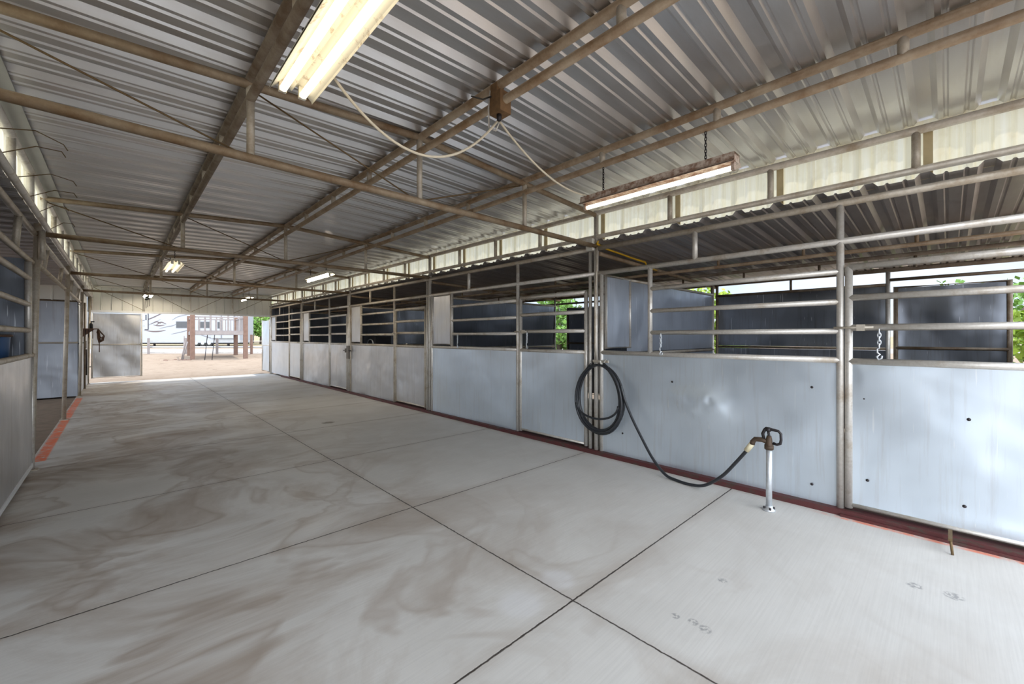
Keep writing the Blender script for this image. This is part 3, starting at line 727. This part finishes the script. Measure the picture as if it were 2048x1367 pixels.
# outlet block on the ridge joist and its cords
t = thing('outlet_block', (RIDGE, 1.94, 2.80), 'brown wooden outlet block on the ridge joist', 'outlet')
obj('box', MB().box(-.045, .045, -.05, .05, -.01, .12), 'wood_box', t)
obj('upper_block', MB().box(-.03, .03, .0, .06, .12, .19), 'wood_box', t)
obj('plug', MB().lathe((-.01, -.0, -.05), [(.012, 0), (.016, .02), (.016, .04)], 10), 'iron', t)
obj('loose_wire', MB().path([(-.05, .03, .10), (-.10, .05, .07), (-.17, .08, .075)], .005, 6), 'cord_black', t)
obj('hook', MB().path([(-.05, .04, .14), (-.055, .05, .03), (-.05, .05, -.09), (-.02, .02, -.11), (-.01, .0, -.06)], .005, 6), 'pipe', t)
def sag(a, b, drop, n=24):
    a, b = Vector(a), Vector(b)
    return [a.lerp(b, i / n) + Vector((0, 0, -drop * 4 * (i / n) * (1 - i / n))) for i in range(n + 1)]
tag(obj('power_cord', MB().path(sag((.70, 2.0, 2.66), (1.735, 1.955, 2.76), .32), .007, 8), 'cord_cream'), 'cream cord drooping from the two-tube lamp to the outlet block', 'cord', 'lamp cords')
tag(obj('power_cord', MB().path(sag((1.745, 1.955, 2.76), (2.90, 2.12, 2.60), .10), .007, 8), 'cord_cream'), 'cream cord from the outlet block down to the single-tube lamp', 'cord', 'lamp cords')

# electric fittings on the hose post
t = thing('junction_box', (XR - .05, 2.93, 2.42), 'pale junction box at the top of the hose post', 'box')
obj('cover', MB().box(-.05, 0, -.035, .045, 0, .14), 'plastic_white', t)
obj('back', MB().box(-.0, .03, -.03, .09, .01, .13), 'pipe', t)
tag(obj('conduit', MB().path([(XR - .035, 2.87, 2.45), (XR - .05, 2.86, 2.2), (XR - .03, 2.90, 1.8), (XR - .045, 2.89, 1.3), (XR - .035, 2.88, 1.12)], .011, 8), 'pipe_dusty'), 'thin grey conduit running down the hose post', 'conduit')
tag(obj('extension_cord', MB().path([(XR - .04, 2.85, 2.53), (XR - .03, 2.87, 2.50), (XR + .1, 2.865, 2.465), (4.5, 2.87, 2.455), (4.9, 2.865, 2.43), (5.25, 2.87, 2.42), (5.3, 2.87, 2.36), (5.6, 2.88, 2.345)], .012, 8), 'yellow'), 'yellow extension cord along the rafter above the hose', 'cord')

# loose rusty wires on the fibreglass by the open bays
wires = [((-.60, 4.35, 2.78), (-.30, 4.55, 2.83)), ((-.60, 4.5, 2.66), (-.32, 4.7, 2.82)), ((-.59, 5.15, 2.68), (-.30, 5.45, 2.80)), ((-.59, 5.5, 2.60), (-.32, 5.9, 2.80)), ((-.59, 6.2, 2.62), (-.42, 6.6, 2.80)), ((-.58, 7.0, 2.60), (-.42, 7.5, 2.80))]
for i, (a, b) in enumerate(wires):
    a, b = Vector(a), Vector(b); m_ = (a + b) / 2 + Vector((.02, 0, .05))
    lab = ['loose rusty wire sticking out at the top corner, first of the row', 'loose rusty wire sticking out, second of the row', 'loose rusty wire with a bent tip, third of the row', 'loose rusty wire with a hooked tip, fourth of the row', 'loose rusty wire by the second truss end', 'loose rusty wire just past the second truss end'][i]
    tag(obj('loose_wire', MB().path([a + Vector((0, -.15, -.05)), a, m_, b, b + Vector((.02, .03, -.03))], .0035, 5), 'wire'), lab, 'wire', 'loose wires by the fibreglass')

# ------------------------------------------------------------------ chains on the bars
def snap_chain(loc, label):
    t = thing('snap_chain', loc, label, 'chain', 'chains on the stall bars')
    obj('chain', chain_mesh(0, -.125, .015, .0042, .034), 'hyd_pipe', t)
    obj('snap_hook', MB().path([(0, 0, -.13), (0, .012, -.15), (0, .010, -.175), (0, -.004, -.185), (0, .014, -.205), (0, .004, -.225), (0, -.014, -.215), (0, -.016, -.195)], .0055, 8), 'hyd_pipe', t)
    return t
c0 = snap_chain((XR - .028, 2.075, 1.425), 'snap chain hanging from the bar beside the open feed hatch')
dup(c0, (XR - .028, .355, 1.45), 'snap chain hanging from the bar of the big bright stall door')
dup(c0, (XR - .028, 5.67, 1.425), 'snap chain hanging beside the feed hatch one bay beyond the hose')
dup(c0, (XR - .028, 4.04, 1.45), 'snap chain hanging on the stall door beside the coiled hose')

# ------------------------------------------------------------------ hose and hydrant
t = thing('garden_hose', (4.05, 2.80, 0), 'black hose coiled on the post and running to the hydrant', 'hose')
mb = MB(); rnd = random.Random(3)
pts = []
loops = 7; N = 44
for l in range(loops):
    ry = .335 + rnd.uniform(-.022, .022); rz = .435 + rnd.uniform(-.014, .014); dy = rnd.uniform(-.016, .016); dx = rnd.uniform(-.028, .028)
    for i in range(N):
        a = PI / 2 + 2 * PI * i / N
        sq = 1.0
        zc = .655 + (.455 - rz)
        pts.append((dx, dy + ry * math.cos(a) * (1 - .10 * math.sin(a)), zc + rz * math.sin(a)))
# smooth between loops
sm = []
for i in range(len(pts)):
    w = [pts[min(len(pts) - 1, max(0, i + j))] for j in range(-5, 6)]
    sm.append(tuple(sum(p[c] for p in w) / len(w) for c in range(3)))
obj('coil', MB().path(sm, .0135, 8), 'rubber', t)
obj('slack_loop', MB().path([(-.02, .29 * math.cos(PI + PI * i / 16) + .02, .62 - .17 * math.sin(PI * i / 16) - .02 * (i / 16)) for i in range(17)], .0125, 8), 'rubber', t)
def smooth(pts, n=8):
    P = [Vector(p) for p in pts]; out = []
    for i in range(len(P) - 1):
        p0 = P[max(0, i - 1)]; p1 = P[i]; p2 = P[i + 1]; p3 = P[min(len(P) - 1, i + 2)]
        for j in range(n):
            u = j / n
            out.append(.5 * ((2 * p1) + (-p0 + p2) * u + (2 * p0 - 5 * p1 + 4 * p2 - p3) * u * u + (-p0 + 3 * p1 - 3 * p2 + p3) * u ** 3))
    out.append(P[-1]); return out
tail = [(4.04, 2.50, .86), (4.04, 2.45, .70), (4.03, 2.36, .52), (4.0, 2.215, .31), (3.96, 2.08, .15), (3.92, 1.93, .035), (3.89, 1.80, .016), (3.87, 1.66, .016), (3.85, 1.52, .05), (3.84, 1.37, .17), (3.82, 1.25, .32), (3.80, 1.155, .45)]
obj('tail', MB().path(smooth([(x - 4.05, y - 2.80, z) for x, y, z in tail]), .014, 10), 'rubber', t)
obj('coupling', MB().path([(3.802 - 4.05, 1.16 - 2.8, .445), (3.797 - 4.05, 1.115 - 2.8, .515)], .022, 12), 'cream_plastic', t)
t = thing('hose_hanger', (XR - .03, 2.80, 1.10), 'pale wire hanger holding the coiled hose', 'hanger')
obj('hook', MB().path([(0, -.05, .03), (-.06, -.05, -.02), (-.10, -.05, -.015), (-.115, -.05, .02)], .008, 6), 'plastic_white', t)
obj('strap', MB().box(-.02, .005, -.09, .12, -.01, .02), 'pipe_dusty', t)

t = thing('yard_hydrant', (3.793, .992, 0), 'pale upright water hydrant with black lever handle', 'hydrant')
obj('pipe', MB().tube((0, 0, 0), (0, 0, .50), .022, 16), 'hyd_pipe', t)
obj('base_flange', MB().lathe((0, 0, 0), [(.045, 0), (.045, .012), (.028, .02), (.026, .04)], 16), 'hyd_pipe', t)
for q in range(4):
    a = q * PI / 2 + .5; obj('bolt', MB().lathe((.034 * math.cos(a), .034 * math.sin(a), .012), [(.008, 0), (.008, .018), (.004, .02)], 8), 'iron', t)
obj('head', MB().lathe((0, 0, .49), [(.030, 0), (.032, .03), (.026, .05), (.022, .085), (.016, .11)], 16).path([(0, 0, .545), (0, .05, .56), (0, .10, .555), (0, .118, .53), (.0, .122, .51)], [.018, .02, .018, .02, .021], 12), 'rusty_iron', t)
obj('collar', MB().lathe((0, 0, .495), [(.034, 0), (.034, .03)], 12), 'rusty_iron', t)
obj('linkage', MB().path([(0, .035, .565), (0, .045, .61), (0, .03, .645), (0, .015, .66)], .012, 8).path([(0, .01, .56), (0, .0, .60), (0, .008, .65)], .010, 8).lathe((0, .005, .635), [(.018, 0), (.022, .012), (.018, .03)], 10), 'iron', t)
obj('handle', MB().path([(0, .02, .655), (0, -.02, .652), (0, -.065, .648), (0, -.082, .628), (0, -.084, .58), (0, -.078, .55), (0, -.055, .538), (0, -.028, .545)], [.014, .012, .010, .010, .010, .010, .010, .012], 10), 'iron', t)

t = thing('rebar_stake', (3.87, -.02, 0), 'short rusty stake standing at the red base strip', 'stake')
obj('rod', MB().tube((0, 0, 0), (.01, .01, .095), .007, 8), 'wire', t)
obj('cap', MB().box(.0, .19, .0, .02, .085, .10), 'wire', t)

# ------------------------------------------------------------------ barn end gates
def gate(loc, rz, ln, label, mt):
    t = thing('barn_gate', loc, label, 'gate', 'sheet gates at the barn opening', rz)
    obj('lower_sheet', MB().grid(lambda u, v: (.03 + (ln - .06) * u, .010 * math.sin(8 * u + 5 * v), .03 + .96 * v), 30, 16), mt, t)
    obj('upper_sheet', MB().grid(lambda u, v: (.03 + (ln - .06) * u, .014 * math.sin(5 * u + 1) * math.sin(6 * v + 4 * u), 1.03 + .93 * v), 30, 16), mt, t)
    obj('frame', MB().path([(.01, 0, .01), (ln, 0, .01), (ln, 0, 1.98), (.01, 0, 1.98)], .022, 8, closed=True), 'pipe', t)
    obj('mid_rail', MB().tube((.01, 0, 1.01), (ln, 0, 1.01), .02), 'pipe', t)
    for z in (.35, 1.6): obj('hinge', MB().tube((-.05, 0, z), (.01, 0, z), .014), 'iron', t)
    return t
gate((-.60, 17.66, .14), 0, 1.12, 'closed shiny steel gate beside the tack shelf', 'sheet_old')
gate((4.14, 17.68, .05), PI / 2, 1.10, 'narrow dark steel gate swung open at the end of the stalls', 'sheet')

# ------------------------------------------------------------------ outside, beyond the opening
def out(u, D, z=0):
    r = (u - 1024) / F_PX * D
    return Vector((r * cs + D * sn, -r * sn + D * cs, z))
E1 = Vector((cs, -sn, 0)); E2 = Vector((sn, cs, 0)); UZ = Vector((0, 0, 1))
def local(o): return Matrix(((E1.x, E2.x, 0, o.x), (E1.y, E2.y, 0, o.y), (0, 0, 1, o.z), (0, 0, 0, 1)))
# camper trailer
DRV = 45.0; base = out(283, DRV, .30)
rv = thing('camper_trailer', base, 'long white camper trailer with brown swoosh stripes beyond the yard', 'trailer', rz=math.atan2(E1.y, E1.x))
def rx(u): return (u - 283) / F_PX * DRV
def rzv(y): return CAM_H + (HORIZON - y) / F_PX * DRV - .30
x0, x1 = rx(246), rx(479)
mb = MB(); prof = [(0, rzv(685)), (0, 3.45), (.12, 3.62), (2.3, 3.62), (2.42, 3.45), (2.42, rzv(685))]
mb.prism([(x0, y, z) for y, z in prof], (x1 - x0, 0, 0))
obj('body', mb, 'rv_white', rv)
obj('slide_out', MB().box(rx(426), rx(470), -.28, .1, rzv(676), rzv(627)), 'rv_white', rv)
obj('chassis', MB().box(x0 + .2, x1 - .3, .3, 2.1, .28, rzv(685)), 'iron', rv)
def win(u0, u1, y0, y1, off=-.02, mt='glass_dark'):
    f = obj('window', MB().box(rx(u0) - .05, rx(u1) + .05, off, off + .05, rzv(y1) - .05, rzv(y0) + .05), 'rv_stripe_grey', rv)
    obj('pane', MB().box(rx(u0), rx(u1), off - .012, off + .0, rzv(y1), rzv(y0)), mt, f)
win(353, 378, 643, 655); win(397, 424, 643.5, 655); win(439.5, 444, 644, 656, -.30); win(291, 294, 629, 640)
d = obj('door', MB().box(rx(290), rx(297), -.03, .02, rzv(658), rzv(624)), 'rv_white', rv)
obj('door_frame', MB().box(rx(296.4), rx(297.3), -.06, -.03, rzv(658), rzv(624)).box(rx(290), rx(297.3), -.06, -.03, rzv(659), rzv(658)), 'iron', d)
def swoosh(pts, w, mt):
    P = [Vector((rx(u), -.012, rzv(y))) for u, y in pts]; P = smooth(P, 6); n = len(P); mb = MB(); vs = []
    for i, p in enumerate(P):
        a = P[max(0, i - 1)]; b = P[min(n - 1, i + 1)]; d_ = (b - a).normalized(); nn = Vector((-d_.z, 0, d_.x))
        ww = w * math.sin(PI * min(1, max(.02, i / (n - 1)))) ** .6
        vs += [p + nn * ww, p - nn * ww, p + nn * ww + Vector((0, .015, 0)), p - nn * ww + Vector((0, .015, 0))]
    fs = []
    for i in range(n - 1):
        a, b = 4 * i, 4 * i + 4
        fs += [(a, b, b + 1, a + 1), (a + 2, a + 3, b + 3, b + 2), (a, a + 2, b + 2, b), (a + 1, b + 1, b + 3, a + 3)]
    mb.add(vs, fs); obj('stripe', mb, mt, rv)
swoosh([(284, 641), (300, 637), (318, 629), (331, 622)], .06, 'rv_stripe')
swoosh([(288, 660), (305, 662.5), (320, 662), (332, 660)], .07, 'rv_stripe')
swoosh([(344, 640), (356, 633), (370, 630), (378, 627)], .05, 'rv_stripe_grey')
swoosh([(318, 657), (334, 653), (345, 651), (354, 647)], .05, 'rv_stripe_grey')
swoosh([(342, 668), (356, 665), (372, 661), (382, 656)], .05, 'rv_stripe_grey')
swoosh([(284, 652), (296, 650), (306, 645), (322, 638)], .03, 'rv_stripe_grey')
swoosh([(398, 668), (410, 672), (424, 676), (436, 676)], .06, 'rv_stripe_grey')
for k, (a, b, c_) in enumerate((((302, 648), (313, 643), (322, 647)), ((312, 650), (322, 644), (333, 648)), ((306, 649), (318, 651), (331, 649)))):
    swoosh([a, b, c_], .06, 'rv_stripe')
for i, u in enumerate((392, 405, 418)):
    w = obj('wheel', MB().lathe((rx(u), -.0, .36), [(.20, .02), (.36, .0), (.37, .1), (.36, .24), (.2, .25)], 20, 'y'), 'tyre', rv)
    obj('hub', MB().lathe((rx(u), -.02, .36), [(.16, 0), (.19, .03), (.19, .08)], 14, 'y'), 'hub', w)
obj('jack', MB().box(rx(449), rx(452), .4, .6, 0, .5), 'iron', rv)
obj('hitch_leg', MB().box(rx(300), rx(302), .4, .6, 0, .5), 'iron', rv)
obj('awning_arm', MB().box(rx(446), rx(447), -.34, -.28, rzv(676), rzv(630)), 'rv_stripe_grey', rv)

# raised play deck on timber posts
dk = thing('play_deck', out(385, 25.4, -.02), 'raised timber play deck on four brown posts in the yard', 'play deck')
FL, FR, RR = out(385, 25.4), out(491, 26.3), out(471.5, 30.0); RL = FL + (RR - FR)
o_ = dk.location.copy()
def dp(p, z=0): return Vector((p.x - o_.x, p.y - o_.y, z))
fx = (FR - FL).normalized(); fy = (RR - FR).normalized()
def bar(name, a, b, z0, z1, th, mat_, parent=dk):
    a = dp(a); b = dp(b); d_ = (b - a); nn = Vector((-d_.y, d_.x, 0)).normalized() * th
    return obj(name, MB().obox((a.x - nn.x / 2, a.y - nn.y / 2, z0), (d_.x, d_.y, 0), (nn.x, nn.y, 0), (0, 0, z1 - z0)), mat_, parent)
for p in (FL, FR, RR, RL):
    q = dp(p)
    obj('post', MB().box(q.x - .115, q.x + .115, q.y - .115, q.y + .115, 0, 2.85), 'wood', dk)
for a, b in ((FL, FR), (FR, RR), (RL, RR), (FL, RL)):
    bar('beam', a, b, 1.52, 1.74, .10, 'wood_grey')
    bar('rail', a, b, 2.58, 2.66, .06, 'wood_grey')
mb = MB(); q = dp(FL); e = dp(FR) - q; f = dp(RL) - q
mb.obox((q.x, q.y, 1.74), e, f, (0, 0, .05)); obj('deck_boards', mb, 'wood_grey', dk)
for a, b, n in ((FL, FR, 9), (FR, RR, 12), (RL, RR, 9)):
    for i in range(1, n):
        p = a.lerp(b, i / n); w = .10 if i % 3 == 0 else .05
        r_ = (b - a).normalized() * w
        bar('baluster', p - r_ / 2, p + r_ / 2, 1.7, 2.66 if i % 3 else 2.85, .03, 'wood_grey')
for u0, u1 in ((415.5, 409.5), (430, 424)):
    a = dp(out(u0, 26.0)); b = dp(out(u1, 25.0))
    obj('ladder_pole', MB().tube((a.x, a.y, 1.72), (b.x, b.y, .0), .02, 8), 'iron', dk)
t = thing('leaning_boards', out(366, 25.2, -.02), 'thin boards leaning on the play deck post', 'boards')
for i, (a, b, h) in enumerate(((3.6, -2.5, 1.25), (.5, 1.5, 1.45), (7.5, -.5, 1.1))):
    s_ = 25.2 / F_PX
    pa = E1 * (a * s_); pb = E1 * (b * s_ - .02)
    obj('board', MB().path([(pb.x, pb.y, 0), (pa.x + .05, pa.y + .05, h)], .03, 6), 'wood_grey', t)
# pipe fence
fz = out(300, 31).z
DF = 31.0
for i, u in enumerate((297, 371, 434, 503)):
    p = out(u, DF); z = gz(p.x, p.y)
    lab = ['grey fence post in front of the trailer, beside the closed gate', 'grey fence post behind the leaning boards', 'grey fence post under the play deck', 'dark fence post beside the play deck'][i]
    tag(obj('fence_post', MB().box(-.075, .075, -.075, .075, -.02, 1.2 if i < 3 else 1.45), 'wood_grey' if i < 3 else 'wood', None, (p.x, p.y, z)), lab, 'fence post', 'fence posts in the yard')
t = thing('fence_rail', out(297, DF + .19, 0), 'white pipe fence rails in front of the trailer', 'fence rail')
for z, r, mt in ((.60, .06, 'white_rail'), (.20, .02, 'pipe'), (1.05, .015, 'pipe')):
    a = out(240, DF + .19) - t.location; b = out(540, DF + .19) - t.location
    obj('rail', MB().tube((a.x, a.y, z), (b.x, b.y, z), r, 8), mt, t)
def rubble(u, D, n, label, sz=.08, seed=1):
    rnd = random.Random(seed); mb = MB()
    for i in range(n):
        p = E1 * rnd.gauss(0, .5) + E2 * rnd.gauss(0, .25); s_ = sz * rnd.uniform(.4, 1.2)
        mb.lathe((p.x, p.y, -.02), [(s_, 0), (s_ * .9, s_ * .5), (s_ * .3, s_ * .8)], 6)
    p = out(u, D); o = obj('debris', mb, 'wood', None, (p.x, p.y, gz(p.x, p.y)))
    tag(o, label, 'debris', kind='stuff')
rubble(357, 25.0, 26, 'dark scattered debris at the foot of the play deck post', .09, 4)

# trees
def tree(name, loc, rx_, rz_, h, n, leaf, label, sz=.22, seed=1, trunk=True):
    rnd = random.Random(seed)
    t = thing(name, loc, label, 'tree', 'trees around the yard')
    mb = MB()
    clumps = []
    for i in range(14):
        a = rnd.uniform(0, 2 * PI); q = rnd.uniform(.2, .8); zz = rnd.uniform(-.75, .85)
        k = math.sqrt(max(.05, 1 - zz * zz))
        clumps.append((Vector((math.cos(a) * rx_ * q * k, math.sin(a) * rx_ * q * k, h - rz_ + zz * rz_ * .8)), rnd.uniform(.25, .45) * min(rx_, rz_)))
    for i in range(n):
        c_, r = rnd.choice(clumps)
        v = Vector((rnd.gauss(0, 1), rnd.gauss(0, 1), rnd.gauss(0, 1))).normalized() * r * rnd.uniform(.6, 1.05)
        p = c_ + v
        if p.z > h: p.z = h - rnd.uniform(0, .25)
        if p.z < .05: p.z = .05
        a = Vector((rnd.gauss(0, 1), rnd.gauss(0, 1), rnd.gauss(0, .7))).normalized() * sz * rnd.uniform(.6, 1.3)
        b = a.cross(Vector((rnd.gauss(0, 1), rnd.gauss(0, 1), rnd.gauss(0, 1)))).normalized() * sz * .45
        mb.add([p, p + a * .5 + b, p + a, p + a * .5 - b], [(0, 1, 2, 3)])
    obj('foliage', mb, leaf, t)
    obj('trunk', MB().path([(0, 0, -.1), (.05, 0, h * .4), (0, .05, h * .75)], [.12, .09, .04], 8), 'bark', t)
    for q in range(3):
        a = q * 2.1 + seed
        obj('branch', MB().path([(0, 0, h * .4), (math.cos(a) * rx_ * .5, math.sin(a) * rx_ * .5, h * .72)], [.06, .025], 6), 'bark', t)
    return t
def gl(u, D): p = out(u, D); return (p.x, p.y, gz(p.x, p.y))
tree('tree', gl(521, 52), 2.1, 2.2, 4.2, 2600, 'leaf', 'bright green bushy tree beside the open gate jamb', .3, 2)
tree('tree', gl(506, 56), 2.0, 2.2, 5.6, 2200, 'leaf_dry', 'tall brownish tree behind the bright green one', .3, 3)
tree('tree', gl(531, 60), 3.0, 3.0, 6.5, 2200, 'leaf', 'dark green tree partly hidden by the gate jamb', .32, 4)
tree('tree', (14.2, 5.5, -.04), 1.5, 1.4, 3.1, 2200, 'leaf_lime', 'lime green tree above the partition top', .16, 5)
tree('tree', (14.5, -.6, -.04), 1.5, 1.3, 2.85, 2000, 'leaf', 'green tree rising above the gate in the hydrant stall back wall', .12, 6)
tree('tree', (11.4, -1.45, -.04), .9, 1.4, 2.75, 2600, 'leaf_lime', 'leafy green shrub beyond the gap beside the back gate', .14, 7)
tree('tree', (12.6, 10.6, -.04), 2.0, 1.9, 3.7, 3000, 'leaf', 'dense green tree behind the stall beside the hose', .2, 8)
tree('tree', (12.4, 7.6, -.04), 1.6, 1.7, 3.3, 2400, 'leaf', 'green tree just past the stall beside the hose', .2, 9)

# ------------------------------------------------------------------ light
w = bpy.data.worlds.new('sky'); bpy.context.scene.world = w; w.use_nodes = True
nt = w.node_tree; nt.nodes.clear()
tc = nd(nt, 'ShaderNodeTexCoord'); sp = nd(nt, 'ShaderNodeSeparateXYZ', ins={0: tc.outputs['Generated']})
c = ramp(nt, sp.outputs[2], [(.0, (.80, .88, .96)), (.10, (.64, .78, .97)), (.5, (.60, .74, .97)), (1.0, (.55, .70, .95))])
cl = ramp(nt, noise(nt, scaled(nt, tc.outputs['Generated'], (1, 1, 2.5)), 2.2, 6, .6), [(.50, (0, 0, 0)), (.70, (1, 1, 1))])
c = mixc(nt, mth(nt, 'MULTIPLY', cl, .6), c, (.95, .95, .95))
# added bright sky, unseen behind the camera, lights the aisle; ahead is calmer blue
rear_boost = step(nt, mth(nt, 'ADD', mth(nt, 'MULTIPLY', sp.outputs[1], -1.0), mth(nt, 'MULTIPLY', sp.outputs[0], -.75)), .0, .7)
c = mixc(nt, rear_boost, c, (.85, .915, 1.0))
st = mth(nt, 'ADD', mth(nt, 'ADD', .60, mth(nt, 'MULTIPLY', sp.outputs[2], .3)), mth(nt, 'MULTIPLY', rear_boost, 1.8))
bg = nd(nt, 'ShaderNodeBackground', ins={'Color': c, 'Strength': st}); ow = nd(nt, 'ShaderNodeOutputWorld'); nt.links.new(bg.outputs[0], ow.inputs[0])
sun = bpy.data.lights.new('sun', 'SUN'); sun.energy = 1.5; sun.angle = math.radians(.6); sun.color = (1, .95, .87)
so = bpy.data.objects.new('sun', sun); C.objects.link(so)
el, az = math.radians(66), math.radians(52)      # azimuth measured from +X towards +Y
dirv = Vector((math.cos(el) * math.cos(az), math.cos(el) * math.sin(az), math.sin(el)))
so.rotation_euler = dirv.to_track_quat('Z', 'Y').to_euler(); so.location = (20, 20, 30)

sc = bpy.context.scene
sc.view_settings.view_transform = 'Standard'; sc.view_settings.look = 'None'; sc.view_settings.gamma = 1
sc.view_settings.use_curve_mapping = False; sc.view_settings.exposure = 1.08
sc.cycles.max_bounces = 10; sc.cycles.diffuse_bounces = 6; sc.cycles.glossy_bounces = 5
sc.cycles.sample_clamp_indirect = 2.0
